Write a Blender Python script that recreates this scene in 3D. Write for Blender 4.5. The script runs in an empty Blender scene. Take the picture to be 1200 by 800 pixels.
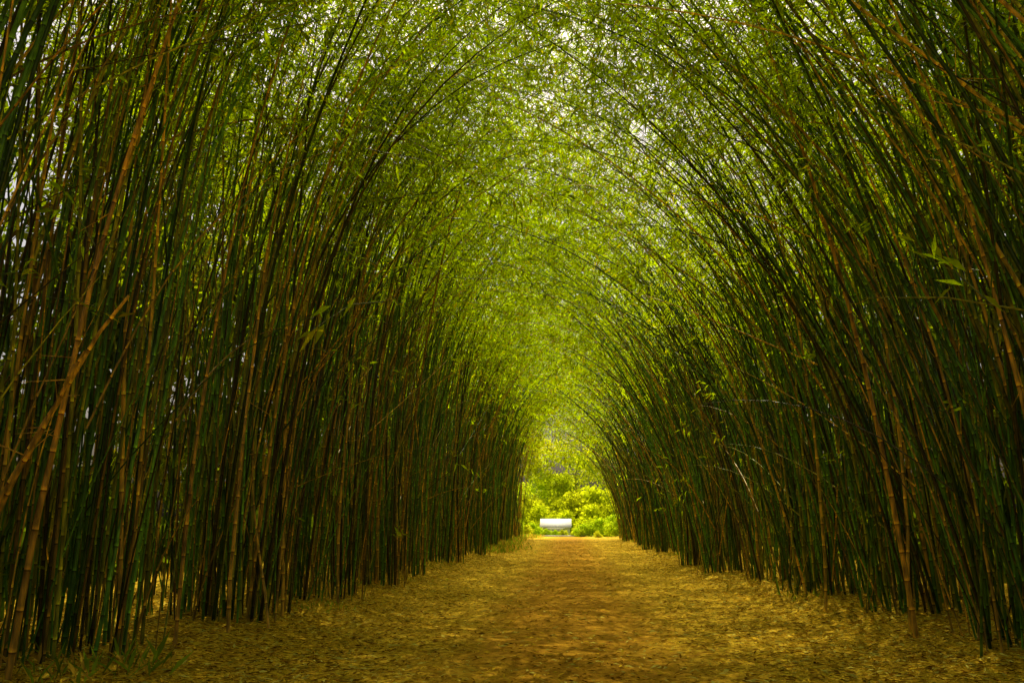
import bpy, math
import numpy as np
from mathutils import Vector

sc = bpy.context.scene
sc.view_settings.view_transform = 'Standard'
sc.view_settings.look = 'None'
sc.view_settings.exposure = 0

# ------------------------------------------------------------------ world
SUN_EL, SUN_AZ = 57.0, -4.0      # azimuth from +Y towards +X
w = bpy.data.worlds.new("World"); sc.world = w; w.use_nodes = True
nt = w.node_tree; nt.nodes.clear()
sky = nt.nodes.new('ShaderNodeTexSky'); sky.sky_type = 'NISHITA'; sky.sun_disc = False
sky.sun_elevation = math.radians(SUN_EL); sky.sun_rotation = math.radians(SUN_AZ)
sky.dust_density = 10.0; sky.air_density = 1.0; sky.ozone_density = 0.0
bg = nt.nodes.new('ShaderNodeBackground'); bg.inputs[1].default_value = 0.12
wo = nt.nodes.new('ShaderNodeOutputWorld')
nt.links.new(sky.outputs[0], bg.inputs[0]); nt.links.new(bg.outputs[0], wo.inputs[0])

sd = bpy.data.lights.new("sun", 'SUN'); sd.energy = 5.0; sd.angle = math.radians(0.5); sd.color = (1.0, 0.91, 0.60)
so = bpy.data.objects.new("sun", sd); sc.collection.objects.link(so)
el, az = math.radians(SUN_EL), math.radians(SUN_AZ)
to_sun = Vector((math.sin(az)*math.cos(el), math.cos(az)*math.cos(el), math.sin(el)))
so.rotation_euler = to_sun.to_track_quat('Z', 'Y').to_euler()
so.location = (0, 0, 40)

# ------------------------------------------------------------------ camera
cd = bpy.data.cameras.new("camera"); cam = bpy.data.objects.new("camera", cd); sc.collection.objects.link(cam)
cd.lens = 30; cd.sensor_width = 36; cd.clip_end = 2000; cd.clip_start = 0.05
cam.location = (0, 0, 1.6)
cam.rotation_euler = (math.radians(90+11.8), 0, math.radians(3.8))
sc.camera = cam

# ------------------------------------------------------------------ materials
def mat_new(name):
    m = bpy.data.materials.new(name); m.use_nodes = True
    m.node_tree.nodes.clear()
    return m, m.node_tree, m.node_tree.nodes, m.node_tree.links

def ramp(N, stops):
    r = N.new('ShaderNodeValToRGB')
    e = r.color_ramp.elements
    while len(e) < len(stops): e.new(0.5)
    for i, (p, c) in enumerate(stops):
        e[i].position = p; e[i].color = (*c, 1)
    return r

def leaf_material(name, trans=0.5, ttint=(3.4, 3.6, 0.9)):
    m, t, N, L = mat_new(name)
    a = N.new('ShaderNodeAttribute'); a.attribute_name = "col"
    d = N.new('ShaderNodeBsdfDiffuse'); L.new(a.outputs['Color'], d.inputs[0])
    if trans > 0:
        tc = N.new('ShaderNodeMix'); tc.data_type = 'RGBA'; tc.blend_type = 'MULTIPLY'; tc.inputs[0].default_value = 1
        L.new(a.outputs['Color'], tc.inputs[6]); tc.inputs[7].default_value = (*ttint, 1)
        tr = N.new('ShaderNodeBsdfTranslucent'); L.new(tc.outputs[2], tr.inputs[0])
        mx = N.new('ShaderNodeMixShader'); mx.inputs[0].default_value = trans
        L.new(d.outputs[0], mx.inputs[1]); L.new(tr.outputs[0], mx.inputs[2]); out = mx.outputs[0]
    else: out = d.outputs[0]
    o = N.new('ShaderNodeOutputMaterial'); L.new(out, o.inputs[0])
    return m

def culm_material():
    m, t, N, L = mat_new("bamboo_culm_material")
    a = N.new('ShaderNodeAttribute'); a.attribute_name = "col"
    s = N.new('ShaderNodeAttribute'); s.attribute_name = "slen"
    fr = N.new('ShaderNodeMath'); fr.operation = 'FRACT'; L.new(s.outputs['Fac'], fr.inputs[0])
    r = ramp(N, [(0.0, (0.25,0.22,0.15)), (0.035, (0.3,0.26,0.16)), (0.05, (2.4,2.3,1.6)), (0.16, (1.05,1.05,1.0)), (0.9, (0.9,0.9,0.9)), (1.0, (0.7,0.65,0.5))])
    L.new(fr.outputs[0], r.inputs[0])
    mc = N.new('ShaderNodeMix'); mc.data_type='RGBA'; mc.blend_type='MULTIPLY'; mc.inputs[0].default_value = 1
    L.new(a.outputs['Color'], mc.inputs[6]); L.new(r.outputs[0], mc.inputs[7])
    geo = N.new('ShaderNodeTexCoord')
    n = N.new('ShaderNodeTexNoise'); n.inputs['Scale'].default_value = 7; n.inputs['Detail'].default_value = 2
    mp = N.new('ShaderNodeMapping'); mp.inputs['Scale'].default_value = (2.5,2.5,0.5)
    L.new(geo.outputs['Object'], mp.inputs[0]); L.new(mp.outputs[0], n.inputs['Vector'])
    r2 = ramp(N, [(0.3, (0.40,0.38,0.36)), (0.5,(1,1,1)), (0.72,(2.1,1.85,1.1))])
    L.new(n.outputs[0], r2.inputs[0])
    mc2 = N.new('ShaderNodeMix'); mc2.data_type='RGBA'; mc2.blend_type='MULTIPLY'; mc2.inputs[0].default_value = 1
    L.new(mc.outputs[2], mc2.inputs[6]); L.new(r2.outputs[0], mc2.inputs[7])
    p = N.new('ShaderNodeBsdfPrincipled'); p.inputs['Roughness'].default_value = 0.36
    L.new(mc2.outputs[2], p.inputs['Base Color'])
    p.inputs['Specular IOR Level'].default_value = 0.35
    o = N.new('ShaderNodeOutputMaterial'); L.new(p.outputs[0], o.inputs[0])
    return m

M_CULM = culm_material()
M_LEAF = leaf_material("bamboo_leaf_material", trans=0.70, ttint=(3.9, 4.1, 0.7))
M_TREE = leaf_material("tree_leaf_material", trans=0.5, ttint=(2.0, 2.0, 0.8))
M_LITTER = leaf_material("dry_leaf_material", trans=0.0)

# ------------------------------------------------------------------ terrain height
def hz(x, y):
    ax = np.abs(x)
    t = np.clip((ax-3.6)/2.6, 0, 1); t = t*t*(3-2*t)
    f = np.clip((90-y)/20, 0, 1)
    z = 0.16*t*f
    z = z + 0.025*np.sin(x*1.7+y*0.6)*np.sin(y*0.9+0.5)*f + 0.012*np.sin(x*4.1+1.3)*np.sin(y*3.3)*f
    z = z - 0.03*(np.exp(-((ax-0.95)/0.3)**2))*f
    return z

# ------------------------------------------------------------------ mesh helper
def build_mesh(name, V, F, col=None, slen=None, midx=None, smooth=None, mats=()):
    me = bpy.data.meshes.new(name)
    V = np.asarray(V, dtype=np.float32); F = np.asarray(F, dtype=np.int32)
    k = F.shape[1]
    me.vertices.add(len(V)); me.vertices.foreach_set('co', V.ravel())
    me.loops.add(F.size); me.loops.foreach_set('vertex_index', F.ravel())
    me.polygons.add(len(F)); me.polygons.foreach_set('loop_start', np.arange(0, F.size, k, dtype=np.int32))
    try: me.polygons.foreach_set('loop_total', np.full(len(F), k, dtype=np.int32))
    except Exception: pass
    if midx is not None: me.polygons.foreach_set('material_index', np.asarray(midx, dtype=np.int32))
    if smooth is not None: me.polygons.foreach_set('use_smooth', np.asarray(smooth, dtype=bool))
    for m in mats: me.materials.append(m)
    me.update(calc_edges=True)
    if col is not None:
        at = me.color_attributes.new('col', 'FLOAT_COLOR', 'POINT')
        c = np.ones((len(V), 4), dtype=np.float32); c[:, :3] = col
        at.data.foreach_set('color', c.ravel())
    if slen is not None:
        at = me.attributes.new('slen', 'FLOAT', 'POINT')
        at.data.foreach_set('value', np.asarray(slen, dtype=np.float32))
    return me

class Acc:
    def __init__(s): s.V=[]; s.F=[]; s.C=[]; s.S=[]; s.M=[]; s.Sm=[]; s.n=0
    def add(s, V, F, C, S, mi, sm):
        s.V.append(V); s.F.append(F+s.n); s.C.append(C); s.S.append(S)
        s.M.append(np.full(len(F), mi)); s.Sm.append(np.full(len(F), sm)); s.n += len(V)
    def mesh(s, name, mats):
        return build_mesh(name, np.concatenate(s.V), np.concatenate(s.F), np.concatenate(s.C),
                          np.concatenate(s.S), np.concatenate(s.M), np.concatenate(s.Sm), mats)

def nrm(a): return a/np.maximum(np.linalg.norm(a, axis=-1, keepdims=True), 1e-9)

def tubes(P, R, sides):
    T, K, _ = P.shape
    t = np.gradient(P, axis=1); t = nrm(t)
    ref = np.where(np.abs(t[:, :1, 2:3]) > 0.8, np.array([[[0.,1,0]]]), np.array([[[0.,0,1]]]))
    ref = np.broadcast_to(ref, t.shape)
    N = nrm(np.cross(t, ref)); B = np.cross(t, N)
    a = np.arange(sides)*2*math.pi/sides
    V = P[:, :, None, :] + R[:, :, None, None]*(np.cos(a)[None,None,:,None]*N[:, :, None, :] + np.sin(a)[None,None,:,None]*B[:, :, None, :])
    idx = np.arange(T*K*sides).reshape(T, K, sides)
    nx = np.roll(idx, -1, axis=2)
    F = np.stack([idx[:, :-1], nx[:, :-1], nx[:, 1:], idx[:, 1:]], axis=-1).reshape(-1, 4)
    return V.reshape(-1, 3), F

def leaf_quads(rng, P, D, L, W):
    n = len(P)
    side = nrm(np.cross(D, rng.normal(size=(n, 3))))
    droop = np.zeros((n, 3)); droop[:, 2] = -0.15*L
    mid = P + D*(L*0.4)[:, None]
    V = np.stack([P, mid+side*W[:, None], P+D*L[:, None]+droop, mid-side*W[:, None]], axis=1).reshape(-1, 3)
    F = np.arange(n*4).reshape(n, 4)
    return V, F

def culm_color(rng, dry=0.12):
    u = rng.random()
    if u < dry: c = np.array([0.58, 0.37, 0.055])*rng.uniform(0.25, 1.2)
    elif u < dry+0.20: c = np.array([0.28, 0.30, 0.025])*rng.uniform(0.3, 1.4)
    elif u < dry+0.34: c = np.array([0.05, 0.04, 0.012])*rng.uniform(0.4, 1.2)
    else: c = np.array([0.080, 0.21, 0.022])*rng.uniform(0.15, 1.7)
    return c

def culm_path(rng, base, L, th0, Th, phi, p=1.5, K=20, wob=0.025):
    s = np.linspace(0, 1, K)
    th = th0 + Th*s**p + wob*np.sin(s*rng.uniform(3, 9)+rng.uniform(0, 6))
    ph = phi + rng.normal(0, 0.18)*s
    d = np.stack([np.sin(th)*np.cos(ph), np.sin(th)*np.sin(ph), np.cos(th)], -1)
    ds = L/(K-1)
    return np.concatenate([[base], base + np.cumsum((d[:-1]+d[1:])*0.5*ds, axis=0)])

LOD = [dict(K=20, sides=6, nb=19, lp=12, ls=1.0, tw=True),
       dict(K=14, sides=5, nb=15, lp=10, ls=1.35, tw=False),
       dict(K=11, sides=4, nb=8, lp=9, ls=1.9, tw=False)]

def add_culm(acc, rng, P, r0, col, lod, leafy=1.0, lstart=0.5, dark=1.0):
    K = len(P)
    seg = np.linalg.norm(np.diff(P, axis=0), axis=1); L = seg.sum()
    s = np.concatenate([[0], np.cumsum(seg)])
    R = r0*np.clip(1-(s/L)**1.6*0.88, 0.1, 1)
    V, F = tubes(P[None], R[None], lod['sides'])
    inter = rng.uniform(0.32, 0.45)
    acc.add(V, F, np.repeat(col[None], len(V), 0), np.repeat(s/inter+rng.random(), lod['sides']), 0, True)
    n = int(lod['nb']*leafy)
    if n <= 0: return
    u = lstart + (1-lstart)*rng.random(n)**0.75
    low = rng.random(n) < 0.008
    u[low] = rng.uniform(0.08, lstart, low.sum())
    f = u*(K-1); i = np.minimum(f.astype(int), K-2); fr = (f-i)[:, None]
    B = P[i]*(1-fr)+P[i+1]*fr
    T = nrm(P[i+1]-P[i])
    rad = rng.normal(size=(n, 3)); rad -= (rad*T).sum(1, keepdims=True)*T; rad = nrm(rad)
    D = nrm(T*rng.uniform(0.2, 1.0, (n, 1)) + rad)
    bl = rng.uniform(0.5, 1.7, n)*np.where(low, 0.4, 1)
    if lod['tw']:
        q = np.linspace(0, 1, 3)
        BP = B[:, None] + D[:, None]*(bl[:, None]*q)[..., None]
        BP[:, :, 2] -= 0.28*bl[:, None]*q**2
        V, F = tubes(BP, np.linspace(0.006, 0.002, 3)[None]*np.ones((n, 1)), 3)
        acc.add(V, F, np.repeat((np.array([0.10, 0.13, 0.03]))[None], len(V), 0), np.full(len(V), 0.5), 0, True)
    m = lod['lp']; nl = n*m
    q = rng.uniform(0.15, 1.05, nl); bi = np.repeat(np.arange(n), m)
    LP = B[bi] + D[bi]*(bl[bi]*q)[:, None]; LP[:, 2] -= 0.28*bl[bi]*q**2
    LP += rng.normal(0, 0.06, (nl, 3))
    LD = nrm(D[bi]*0.7 + rng.normal(0, 0.7, (nl, 3)) + np.array([0, 0, -0.35]))
    LL = rng.uniform(0.12, 0.22, nl)*lod['ls']; LW = LL*rng.uniform(0.08, 0.12, nl)
    V, F = leaf_quads(rng, LP, LD, LL, LW)
    bc = np.array([0.176, 0.222, 0.003])*dark
    tone = np.minimum(rng.uniform(0.45, 1.4, n)[bi]*rng.uniform(0.75, 1.25, nl), 1.08)
    lc = bc[None]*tone[:, None]
    yel = rng.random(nl) < 0.10
    lc[yel] = np.array([0.25, 0.21, 0.006])*rng.uniform(0.6, 1.0, (yel.sum(), 1))*dark
    acc.add(V, F, np.repeat(lc, 4, 0), np.zeros(len(V)), 1, False)

def clump_mesh(name, seed, li, n=50, dry=0.1, leaf=1.0, rad=1.15, pr=(1.2, 1.6), th=(45, 76), Lr=(12.5, 18.0), fr_in=0.74, ls0=0.55, t0=(-4, 7), dark=1.0, strong=0.12):
    rng = np.random.default_rng(seed); lod = LOD[li]; fat = (1, 1.15, 1.35)[li]
    acc = Acc()
    for k in range(n):
        a = rng.uniform(0, 2*math.pi); r = rad*math.sqrt(rng.random())
        bx, by = r*math.cos(a)*0.95, r*math.sin(a)*1.2
        base = np.array([bx, by, -0.15])
        kind = rng.random()
        if kind < fr_in:
            phi = rng.normal(0, 0.42) + by*0.2
            Th = math.radians(rng.uniform(*th) if rng.random() > strong else rng.uniform(80, 110))
            th0 = math.radians(rng.uniform(*t0))
            L = rng.uniform(*Lr); p = rng.uniform(*pr)
        elif kind < fr_in+0.14:
            phi = rng.choice([-1, 1])*rng.uniform(0.6, 1.6)
            Th = math.radians(rng.uniform(20, 55)); th0 = math.radians(rng.uniform(0, 8))
            L = rng.uniform(11, 16); p = rng.uniform(1.2, 2)
        else:
            phi = math.pi + rng.normal(0, 0.7)
            Th = math.radians(rng.uniform(20, 60)); th0 = math.radians(rng.uniform(0, 5))
            L = rng.uniform(11, 15); p = rng.uniform(1.2, 2)
        P = culm_path(rng, base, L, th0, Th, phi, p, K=lod['K'])
        add_culm(acc, rng, P, fat*rng.uniform(0.010, 0.030), culm_color(rng, dry), lod, leafy=leaf*rng.uniform(0.5, 1.4), lstart=ls0, dark=dark)
    for k in range(int(n*0.4)):
        a = rng.uniform(0, 2*math.pi); r = (rad+0.15)*math.sqrt(rng.random())
        base = np.array([r*math.cos(a), r*math.sin(a)*1.2, -0.15])
        P = culm_path(rng, base, rng.uniform(2.0, 9.0), math.radians(rng.uniform(0, 20)), math.radians(rng.uniform(0, 30)), rng.uniform(-math.pi, math.pi), 1.3, K=8)
        add_culm(acc, rng, P, fat*rng.uniform(0.007, 0.018), culm_color(rng, 0.4), lod, leafy=0.03, lstart=0.3)
    for k in range(int(n*0.2) if li < 2 else 0):
        base = np.array([rng.uniform(-0.6, 1.0), rng.uniform(-1.2, 1.2), rng.uniform(1.0, 6.5)])
        P = culm_path(rng, base, rng.uniform(3.0, 7.5), math.radians(rng.uniform(18, 60)), math.radians(rng.uniform(0, 50)), rng.choice([-1, 1])*rng.uniform(0.3, 1.7), 1.5, K=9)
        add_culm(acc, rng, P, fat*rng.uniform(0.007, 0.018), culm_color(rng, 0.5), lod, leafy=0.06, lstart=0.7)
    return acc.mesh(name, [M_CULM, M_LEAF])

rng = np.random.default_rng(11)
def place(x, y, face, mesh, rz=0, name="bamboo_clump"):
    o = bpy.data.objects.new(name, mesh); sc.collection.objects.link(o)
    o.location = (x, y, float(hz(np.array(x), np.array(y))))
    o.rotation_euler = (0, 0, (0 if face > 0 else math.pi)+rz)
    return o

def lod_of(y): return 2 if y < 3 else (0 if y < 21 else (1 if y < 42 else 2))
seed = 1000; tot = 0
ROW = {-1: [-2.5, 2.4, 6.4, 9.9, 14.1, 17.8, 21.8, 25.6], 1: [-2.0, 2.8, 7.0, 11.2, 15.6, 19.6, 23.4, 27.4]}
for side in (-1, 1):
    ys = list(ROW[side]); y = ys[-1]
    while y < 76: y += rng.uniform(3.3, 4.5); ys.append(y)
    for y in ys:
        li = lod_of(y)
        x = 6.15 - 0.75*min(1, max(0, (y-8)/25)) + rng.uniform(-0.5, 0.5)*(1 if y > 12 else 0.4)
        if y < 5: x += 0.7
        pr = (1.8, 2.8) if side < 0 else (1.15, 1.9)
        th = (42, 78) if side < 0 else (40, 72)
        me = clump_mesh("bamboo_clump_mesh", seed, li, n=(98, 62, 40)[li], dry=0.17 if side < 0 else 0.11, pr=pr, th=th,
                        t0=(-4, 7) if side < 0 else (-2, 14), strong=0.02 if y < 14 else 0.16, rad=1.15, dark=rng.uniform(0.85, 1.05)); seed += 1
        place(side*x, y, -side, me, rng.uniform(-0.12, 0.12)); tot += len(me.polygons)
    y = 4.2
    while y < 78:
        me = clump_mesh("bamboo_clump_mesh", seed, 2 if y > 20 else 1, n=44 if y < 20 else 28, leaf=2.0, th=(8, 40), rad=1.6, Lr=(12, 17.5), fr_in=0.82, ls0=0.5, dark=0.62, dry=0.10); seed += 1  # second-row leaf colour darkened to stand in for shade in the crowded walls
        place(side*(9.0+rng.uniform(-0.5, 0.5)), y, -side, me, rng.uniform(-0.4, 0.4)); tot += len(me.polygons)
        y += rng.uniform(3.8, 4.6)
print("bamboo faces", tot)

# ------------------------------------------------------------------ loose dry canes leaning across the walls
rng = np.random.default_rng(77)
def cane(pts, r, c=(0.62, 0.38, 0.06)):
    pts = np.array(pts, float)
    t = np.linspace(0, 1, 12)
    P = (1-t)[:, None]**2*pts[0] + 2*((1-t)*t)[:, None]*pts[1] + (t**2)[:, None]*pts[2]
    P += np.cumsum(rng.normal(0, 0.012, P.shape), 0)
    acc = Acc()
    seg = np.concatenate([[0], np.cumsum(np.linalg.norm(np.diff(P, axis=0), axis=1))])
    V, F = tubes(P[None], (r*(1-0.6*t))[None], 7)
    acc.add(V, F, np.repeat(np.array([c])*rng.uniform(0.8, 1.1), len(V), 0), np.repeat(seg/0.38, 7), 0, True)
    for k in range(6):
        i = rng.integers(4, 11); d = nrm(rng.normal(size=3)); q = np.linspace(0, 1, 4)[:, None]
        pp = P[i]+d*q*rng.uniform(0.2, 0.6)
        V, F = tubes(pp[None], np.linspace(r*0.25, 0.002, 4)[None], 3)
        acc.add(V, F, np.repeat(np.array([c]), len(V), 0), np.full(len(V), .5), 0, True)
    o = bpy.data.objects.new("dry_bamboo_cane", acc.mesh("dry_bamboo_cane_mesh", [M_CULM])); sc.collection.objects.link(o)
cane([(-6.0, 8.3, 0.9), (-5.0, 8.0, 2.9), (-4.25, 7.8, 3.8)], 0.036, (0.75, 0.45, 0.07))
cane([(-5.9, 8.3, 1.2), (-5.2, 8.0, 2.5), (-4.7, 7.8, 3.2)], 0.03, (0.7, 0.42, 0.07))
cane([(-5.3, 8.2, 0), (-5.0, 8.2, 4.5), (-4.1, 8.6, 8.6)], 0.034, (0.55, 0.31, 0.05))
cane([(-4.8, 10.6, 0), (-4.9, 10.8, 5), (-3.7, 11.2, 10)], 0.026, (0.52, 0.30, 0.05))
cane([(-4.7, 12.0, 0), (-4.9, 12.2, 4.5), (-4.2, 12.8, 9.5)], 0.028, (0.5, 0.30, 0.045))
cane([(-4.5, 13.0, 0), (-4.9, 13.2, 1.6), (-5.1, 13.6, 3.2)], 0.022)
cane([(-4.3, 16.2, 0), (-4.5, 16.2, 4), (-3.8, 16.6, 9.2)], 0.028, (0.5, 0.33, 0.05))
cane([(4.65, 12.4, 0), (4.4, 12.4, 5.0), (2.8, 12.6, 10.5)], 0.038, (0.66, 0.38, 0.05))
cane([(6.2, 8.6, 4.3), (4.0, 8.8, 6.6), (2.4, 9.6, 9.0)], 0.03, (0.72, 0.50, 0.08))
cane([(6.2, 9.6, 5.3), (3.6, 9.8, 7.6), (0.6, 10.2, 8.3)], 0.022, (0.7, 0.54, 0.12))
cane([(6.3, 8.2, 3.2), (5.4, 8.2, 4.6), (3.9, 8.4, 7.9)], 0.026, (0.7, 0.5, 0.08))
cane([(6.0, 9.9, 2.5), (4.5, 10.0, 6.0), (3.2, 10.4, 10.4)], 0.03, (0.6, 0.44, 0.06))
cane([(4.8, 13.0, 0), (5.2, 13.2, 4), (4.4, 13.4, 9)], 0.028, (0.55, 0.36, 0.05))
cane([(5.1, 9.6, 0), (5.2, 9.7, 4), (4.0, 10.0, 8.5)], 0.03, (0.56, 0.33, 0.05))
cane([(4.9, 19, 5.2), (1.5, 19, 8.6), (-2.6, 19, 9.9)], 0.022, (0.45, 0.36, 0.07))
cane([(-4.6, 17, 6.0), (-2.0, 17.5, 9.0), (1.8, 18, 10.6)], 0.02, (0.42, 0.34, 0.06))
cane([(4.4, 15.8, 0), (4.7, 15.8, 5), (3.4, 16.0, 10)], 0.03, (0.52, 0.36, 0.05))

# ------------------------------------------------------------------ ground
def axis(fine0, fine1, step, far0, far1):
    a = [fine0]
    while a[-1] < fine1: a.append(a[-1]+step)
    st = step
    while a[-1] < far1: st *= 1.35; a.append(a[-1]+st)
    b = []; st = step; v = fine0
    while v > far0: st *= 1.35; v -= st; b.append(v)
    return np.array(b[::-1]+a)
def sheet(name, xs, ys, dz, mat):
    X, Y = np.meshgrid(xs, ys); Z = hz(X, Y)+dz
    V = np.stack([X, Y, Z], -1).reshape(-1, 3)
    idx = np.arange(X.size).reshape(X.shape)
    F = np.stack([idx[:-1, :-1], idx[:-1, 1:], idx[1:, 1:], idx[1:, :-1]], -1).reshape(-1, 4)
    me = build_mesh(name, V, F, smooth=np.ones(len(F)), mats=[mat])
    o = bpy.data.objects.new(name, me); sc.collection.objects.link(o); return o

def ground_material(name):
    m, t, N, L = mat_new(name)
    tc = N.new('ShaderNodeNewGeometry')
    pos = tc.outputs['Position']
    def noise(scale, detail=5, rough=0.6):
        n = N.new('ShaderNodeTexNoise'); n.inputs['Scale'].default_value = scale
        n.inputs['Detail'].default_value = detail; n.inputs['Roughness'].default_value = rough
        L.new(pos, n.inputs['Vector']); return n
    sep = N.new('ShaderNodeSeparateXYZ'); L.new(pos, sep.inputs[0])
    ab = N.new('ShaderNodeMath'); ab.operation = 'ABSOLUTE'; L.new(sep.outputs[0], ab.inputs[0])
    nb = noise(0.7)
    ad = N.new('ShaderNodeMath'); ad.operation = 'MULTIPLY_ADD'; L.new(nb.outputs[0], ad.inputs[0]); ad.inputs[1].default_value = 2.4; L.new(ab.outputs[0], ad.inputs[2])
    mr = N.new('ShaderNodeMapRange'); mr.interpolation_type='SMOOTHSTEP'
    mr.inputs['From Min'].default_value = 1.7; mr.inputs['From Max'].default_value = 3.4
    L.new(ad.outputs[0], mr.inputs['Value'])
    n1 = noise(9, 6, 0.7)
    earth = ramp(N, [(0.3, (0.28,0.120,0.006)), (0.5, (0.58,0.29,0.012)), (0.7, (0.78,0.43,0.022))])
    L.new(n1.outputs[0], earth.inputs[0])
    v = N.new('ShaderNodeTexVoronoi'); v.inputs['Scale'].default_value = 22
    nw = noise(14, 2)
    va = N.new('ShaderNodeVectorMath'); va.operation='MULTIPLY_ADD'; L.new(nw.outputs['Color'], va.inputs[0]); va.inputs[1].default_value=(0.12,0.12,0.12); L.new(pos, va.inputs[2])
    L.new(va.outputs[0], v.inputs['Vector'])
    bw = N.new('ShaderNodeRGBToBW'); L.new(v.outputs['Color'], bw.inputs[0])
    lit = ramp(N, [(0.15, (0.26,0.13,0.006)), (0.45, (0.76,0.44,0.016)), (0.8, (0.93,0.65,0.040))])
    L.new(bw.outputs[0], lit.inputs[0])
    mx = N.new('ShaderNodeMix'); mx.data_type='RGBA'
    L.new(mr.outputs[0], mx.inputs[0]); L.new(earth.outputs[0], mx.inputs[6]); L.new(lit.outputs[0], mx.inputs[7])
    gy = N.new('ShaderNodeMapRange'); gy.inputs['From Min'].default_value=84; gy.inputs['From Max'].default_value=92
    L.new(sep.outputs[1], gy.inputs['Value'])
    mg = N.new('ShaderNodeMix'); mg.data_type='RGBA'; L.new(gy.outputs[0], mg.inputs[0]); L.new(mx.outputs[2], mg.inputs[6]); mg.inputs[7].default_value=(0.20,0.28,0.03,1)
    p = N.new('ShaderNodeBsdfPrincipled'); p.inputs['Roughness'].default_value = 0.9; p.inputs['Specular IOR Level'].default_value = 0.05
    L.new(mg.outputs[2], p.inputs['Base Color'])
    b = N.new('ShaderNodeBump'); b.inputs['Strength'].default_value = 0.9; b.inputs['Distance'].default_value = 0.045
    n3 = noise(30, 4, 0.7); L.new(n3.outputs[0], b.inputs['Height']); L.new(b.outputs[0], p.inputs['Normal'])
    o = N.new('ShaderNodeOutputMaterial'); L.new(p.outputs[0], o.inputs[0])
    return m
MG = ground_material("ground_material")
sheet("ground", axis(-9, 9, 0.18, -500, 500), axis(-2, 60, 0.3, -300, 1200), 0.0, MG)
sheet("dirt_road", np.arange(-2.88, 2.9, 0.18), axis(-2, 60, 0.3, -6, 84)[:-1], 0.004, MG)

# ------------------------------------------------------------------ leaf litter
rng = np.random.default_rng(21)
n = 170000
y = 4.5*np.exp(rng.random(n)*math.log(70/4.5))
x = rng.uniform(-8.5, 8.5, n)
pat = 0.5+0.5*np.sin(x*1.3+np.sin(y*0.8)*1.7)*np.sin(y*0.55+np.cos(x*0.9)*1.4)
keep = rng.random(n) < np.clip(0.16+0.2*pat + 0.6*np.clip((np.abs(x)-1.6)/2.2, 0, 1), 0, 1)
x, y = x[keep], y[keep]; n = len(x)
P = np.stack([x, y, hz(x, y)+0.012+rng.random(n)*0.014], -1)
a = rng.uniform(0, 2*math.pi, n)
D = nrm(np.stack([np.cos(a), np.sin(a), rng.normal(0, 0.16, n)], -1))
Ls = rng.uniform(0.04, 0.13, n); Ws = Ls*rng.uniform(0.08, 0.16, n)
sd_ = nrm(np.stack([-np.sin(a), np.cos(a), rng.normal(0, 0.35, n)], -1))
mid = P+D*(Ls*0.45)[:, None]; mid[:, 2] += 0.006
V = np.stack([P, mid+sd_*Ws[:, None], P+D*Ls[:, None], mid-sd_*Ws[:, None]], 1).reshape(-1, 3)
u = rng.random(n)
C = np.where((u < 0.45)[:, None], np.array([[0.86, 0.54, 0.025]]), np.where((u < 0.72)[:, None], np.array([[0.28, 0.13, 0.008]]), np.array([[0.93, 0.77, 0.12]])))*rng.uniform(0.5, 1.0, (n, 1))
me = build_mesh("leaf_litter", V, np.arange(4*n).reshape(n, 4), np.repeat(C, 4, 0), mats=[M_LITTER])
sc.collection.objects.link(bpy.data.objects.new("leaf_litter", me))

# ------------------------------------------------------------------ weeds
rng = np.random.default_rng(31)
def weeds(name, spots):
    VV=[];CC=[]
    for (cx, cy, sp, cnt, h) in spots:
        px = cx+rng.normal(0, sp, cnt); py = cy+rng.normal(0, sp*1.2, cnt)
        B = np.stack([px, py, hz(px, py)], -1)
        D = nrm(np.stack([rng.normal(0, .5, cnt), rng.normal(0, .5, cnt), np.ones(cnt)], -1))
        Ln = rng.uniform(0.4, 1.2, cnt)*h
        V, F = leaf_quads(rng, B, D, Ln, Ln*rng.uniform(0.03, 0.07, cnt)); VV.append(V)
        c = np.array([[0.20, 0.29, 0.02]])*rng.uniform(0.5, 1.4, (cnt, 1))
        dr = rng.random(cnt) < 0.4; c[dr] = np.array([0.5, 0.32, 0.06])
        CC.append(np.repeat(c, 4, 0))
    V = np.concatenate(VV)
    me = build_mesh(name, V, np.arange(len(V)).reshape(-1, 4), np.concatenate(CC), mats=[M_TREE])
    sc.collection.objects.link(bpy.data.objects.new(name, me))
sp = [(-4.6, 9.3, 0.2, 50, 0.4), (-5.0, 8.6, 0.3, 90, 0.3), (-4.4, 15.5, 0.3, 90, 0.2), (5.1, 9.2, 0.25, 60, 0.25)]
for q in range(34):
    s_ = rng.choice([-1, 1]); sp.append((s_*rng.uniform(4.2, 5.2), rng.uniform(16, 70), 0.3, 60, rng.uniform(0.12, 0.3)))
for q in range(16):
    sp.append((-rng.uniform(3.4, 4.6), rng.uniform(36, 84), 0.45, 260, 0.45))
weeds("weeds", sp)

# ------------------------------------------------------------------ foliage beyond
def leaf_cloud(rng, blobs, per, size, col, aspect=0.25):
    VV=[];CC=[]
    for (cx, cy, cz, rx, ry, rz) in blobs:
        m = int(per)
        d = nrm(rng.normal(size=(m, 3))); r = rng.random(m)**0.45
        P = np.array([cx, cy, cz]) + d*r[:, None]*np.array([rx, ry, rz])
        D = nrm(rng.normal(size=(m, 3))+d*0.4+np.array([0, 0, -0.3]))
        L_ = rng.uniform(0.6, 1.3, m)*size
        V, F = leaf_quads(rng, P, D, L_, L_*aspect); VV.append(V)
        c = np.array([col])*rng.uniform(0.6, 1.2)*rng.uniform(0.7, 1.2, (m, 1))
        CC.append(np.repeat(c, 4, 0))
    return np.concatenate(VV), np.concatenate(CC)

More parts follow.
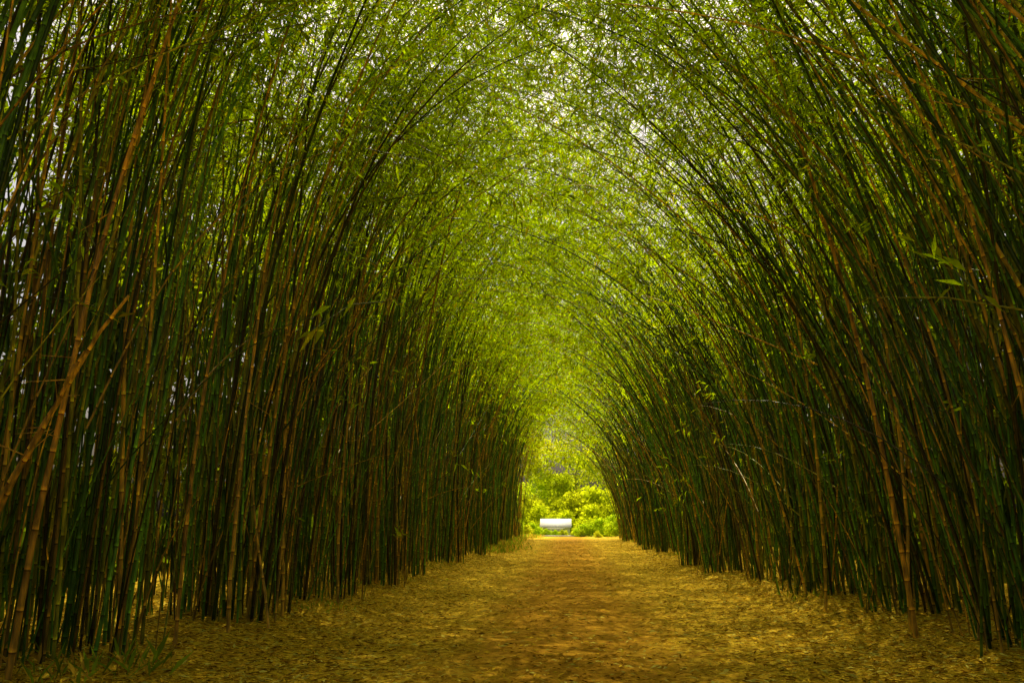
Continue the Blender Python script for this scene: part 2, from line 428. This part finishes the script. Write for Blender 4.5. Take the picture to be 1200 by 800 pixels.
def tree_mesh(name, seed, h, cr, col, trunk_r=0.16, nblob=30, per=130):
    rng = np.random.default_rng(seed); acc = Acc()
    tp = culm_path(rng, np.array([0, 0, -0.2]), h*0.6, 0.03, 0.12, rng.uniform(0, 6), K=8)
    V, F = tubes(tp[None], np.linspace(trunk_r, trunk_r*0.5, 8)[None], 8)
    acc.add(V, F, np.repeat(np.array([[0.24, 0.19, 0.10]]), len(V), 0), np.full(len(V), .5), 0, True)
    blobs = []
    for i in range(nblob):
        a = rng.uniform(0, 2*math.pi); e = rng.uniform(-0.7, 1.3)
        r = cr*rng.uniform(0.35, 1.0)
        c = np.array([r*math.cos(a)*math.cos(e), r*math.sin(a)*math.cos(e), h*0.6+r*math.sin(e)*0.95])
        b = rng.uniform(0.18, 0.34)*cr
        blobs.append((*c, b*1.2, b*1.2, b*0.7))
        if i % 3 == 0:
            st = tp[rng.integers(3, 8)]
            q = np.linspace(0, 1, 6)[:, None]
            pp = st*(1-q)+c*q; pp[:, 2] += np.sin(q[:, 0]*math.pi)*0.15*cr
            V, F = tubes(pp[None], np.linspace(trunk_r*0.35, 0.02, 6)[None], 5)
            acc.add(V, F, np.repeat(np.array([[0.22, 0.18, 0.09]]), len(V), 0), np.full(len(V), .5), 0, True)
    V, C = leaf_cloud(rng, blobs, per, 0.36, col)
    acc.add(V, np.arange(len(V)).reshape(-1, 4), C, np.zeros(len(V)), 1, False)
    return acc.mesh(name, [M_CULM, M_TREE])

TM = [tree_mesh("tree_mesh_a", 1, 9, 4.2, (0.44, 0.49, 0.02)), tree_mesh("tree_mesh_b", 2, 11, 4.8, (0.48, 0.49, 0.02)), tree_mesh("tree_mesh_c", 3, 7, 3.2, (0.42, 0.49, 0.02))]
rng = np.random.default_rng(55)
def put(name, me, x, y, s=1, rz=0):
    o = bpy.data.objects.new(name, me); sc.collection.objects.link(o)
    o.location = (x, y, float(hz(np.array(x), np.array(y)))); o.scale = (s, s, s); o.rotation_euler = (0, 0, rz); return o
for i in range(12):
    put("tree", TM[i % 3], -26+4.6*i+rng.uniform(-1, 1), 120+rng.uniform(-4, 4)+(i % 2)*8, rng.uniform(1.2, 1.6), rng.uniform(0, 6))
for (x, y, s) in [(-7.5, 104, 0.9), (8.0, 104, 0.9), (-10, 92, 0.9), (10.5, 92, 0.9)]:
    put("tree", TM[int(rng.integers(0, 3))], x, y, s, rng.uniform(0, 6))

for side in (-1, 1):  # foliage behind the rows, raised and darkened to block side sky and darken walls
    blobs = []
    for i in range(460):
        yy = rng.uniform(-6, 80); zz = rng.uniform(0.2, 17)
        b = rng.uniform(1.0, 1.9)
        blobs.append((side*(13.2+rng.uniform(-0.8, 2.2)), yy, zz, b, b*1.4, b))
    for i in range(90):     # low undergrowth added to cover sunlit ground in the gaps
        b = rng.uniform(0.7, 1.1)
        blobs.append((side*(11.4+rng.uniform(-0.5, 1.0)), rng.uniform(2, 80), rng.uniform(0.3, 1.6), b, b*1.6, b))
    V, C = leaf_cloud(rng, blobs, 130, 0.55, (0.11, 0.155, 0.008), 0.22)
    me = build_mesh("side_foliage_screen", V, np.arange(len(V)).reshape(-1, 4), C, mats=[M_TREE])
    sc.collection.objects.link(bpy.data.objects.new("side_foliage_screen", me))

def bush_mesh(name, seed, r, col, per=220, size=0.15, nb=16):
    rng = np.random.default_rng(seed); acc = Acc()
    blobs = []
    for i in range(nb):
        a = rng.uniform(0, 2*math.pi); q = r*rng.uniform(0.1, 0.8)
        c = (q*math.cos(a), q*math.sin(a), r*rng.uniform(0.2, 1.2)*(1-0.5*q/r)); b = r*rng.uniform(0.25, 0.42)
        blobs.append((*c, b, b, b*0.8))
        q2 = np.linspace(0, 1, 4)[:, None]; pp = np.array([[0, 0, -0.1]])*(1-q2)+np.array([c])*q2
        V, F = tubes(pp[None], np.linspace(0.03, 0.01, 4)[None], 4)
        acc.add(V, F, np.repeat(np.array([[0.14, 0.11, 0.06]]), len(V), 0), np.full(len(V), .5), 0, True)
    V, C = leaf_cloud(rng, blobs, per, size, col)
    acc.add(V, np.arange(len(V)).reshape(-1, 4), C, np.zeros(len(V)), 1, False)
    return acc.mesh(name, [M_CULM, M_TREE])
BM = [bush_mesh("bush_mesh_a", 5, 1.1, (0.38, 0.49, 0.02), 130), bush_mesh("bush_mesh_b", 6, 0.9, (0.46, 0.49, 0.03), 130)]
for (x, y, s) in [(1.2, 86, 1.0), (3.2, 87, 1.5), (1.0, 89, 1.1), (-4.3, 84, 1.1), (5.0, 84, 1.5), (-5.5, 85, 1.5), (2.6, 82, 0.6), (-3.7, 89, 1.1), (4.4, 90, 1.8), (-0.7, 90, 0.6), (-1.5, 90.2, 0.5), (-2.5, 90.3, 0.6)]:
    put("bush", BM[int(rng.integers(0, 2))], x, y, s, rng.uniform(0, 6))
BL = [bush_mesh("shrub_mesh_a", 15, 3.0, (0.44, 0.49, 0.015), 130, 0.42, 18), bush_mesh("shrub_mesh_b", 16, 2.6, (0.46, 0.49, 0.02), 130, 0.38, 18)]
for i in range(14):
    put("shrub", BL[i % 2], -26+3.8*i, 106+rng.uniform(-1, 3), rng.uniform(1.2, 1.8), rng.uniform(0, 6))
for (x, y, s) in [(-0.5, 99, 0.8), (3.2, 98, 1.0), (-4.4, 98, 1.0)]:
    put("shrub", BL[int(rng.integers(0, 2))], x, y, s, rng.uniform(0, 6))

def simple_mat(name, c, rough=0.8):
    m, t, N, L = mat_new(name)
    n = N.new('ShaderNodeTexNoise'); n.inputs['Scale'].default_value = 3; n.inputs['Detail'].default_value = 6
    r = ramp(N, [(0.3, tuple(v*0.9 for v in c)), (0.7, c)]); L.new(n.outputs[0], r.inputs[0])
    p = N.new('ShaderNodeBsdfPrincipled'); p.inputs['Roughness'].default_value = rough; L.new(r.outputs[0], p.inputs['Base Color'])
    o = N.new('ShaderNodeOutputMaterial'); L.new(p.outputs[0], o.inputs[0]); return m
MW = simple_mat("white_paint_material", (0.82, 0.80, 0.74))
def box(x0, x1, y0, y1, z0, z1):
    V = np.array([[x0,y0,z0],[x1,y0,z0],[x1,y1,z0],[x0,y1,z0],[x0,y0,z1],[x1,y0,z1],[x1,y1,z1],[x0,y1,z1]], float)
    F = np.array([[0,3,2,1],[4,5,6,7],[0,1,5,4],[1,2,6,5],[2,3,7,6],[3,0,4,7]]); return V, F
structure = bpy.data.objects.new("white_low_structure", None); sc.collection.objects.link(structure); structure.location = (-1.5, 93.4, 0)  # low white structure of unclear kind, given a roof to look sunlit
structure.scale = (0.85, 1, 0.85)
def part(name, V, F, mat):
    o = bpy.data.objects.new(name, build_mesh(name, V, F, mats=[mat])); sc.collection.objects.link(o); o.parent = structure
V, F = box(-1.75, 1.75, -1.2, 1.2, -0.1, 0.98); part("walls", V, F, MW)
def added_roof(sgn):  # pitched roof made up so its shallow slope catches the sun
    y0, y1 = sgn*1.55, 0.0; z0, z1 = 0.95, 1.95; t = 0.08
    V = np.array([[-1.95,y0,z0],[1.95,y0,z0],[1.95,y1,z1],[-1.95,y1,z1],[-1.95,y0,z0+t],[1.95,y0,z0+t],[1.95,y1,z1+t],[-1.95,y1,z1+t]], float)
    return V, np.array([[0,3,2,1],[4,5,6,7],[0,1,5,4],[1,2,6,5],[2,3,7,6],[3,0,4,7]])
V, F = added_roof(-1); part("added_roof_front", V, F, MW)
V, F = added_roof(1); V[:, 1] += 0.003; part("added_roof_back", V, F, MW)
V, F = box(-4.0, 1.2, 86.5, 91.2, -0.05, 0.06)  # pale slab added to bounce sunlight up onto the white structure
me = build_mesh("bounce_slab", V, F, mats=[simple_mat("pale_bounce_material", (0.45, 0.42, 0.30))])
sc.collection.objects.link(bpy.data.objects.new("bounce_slab", me))
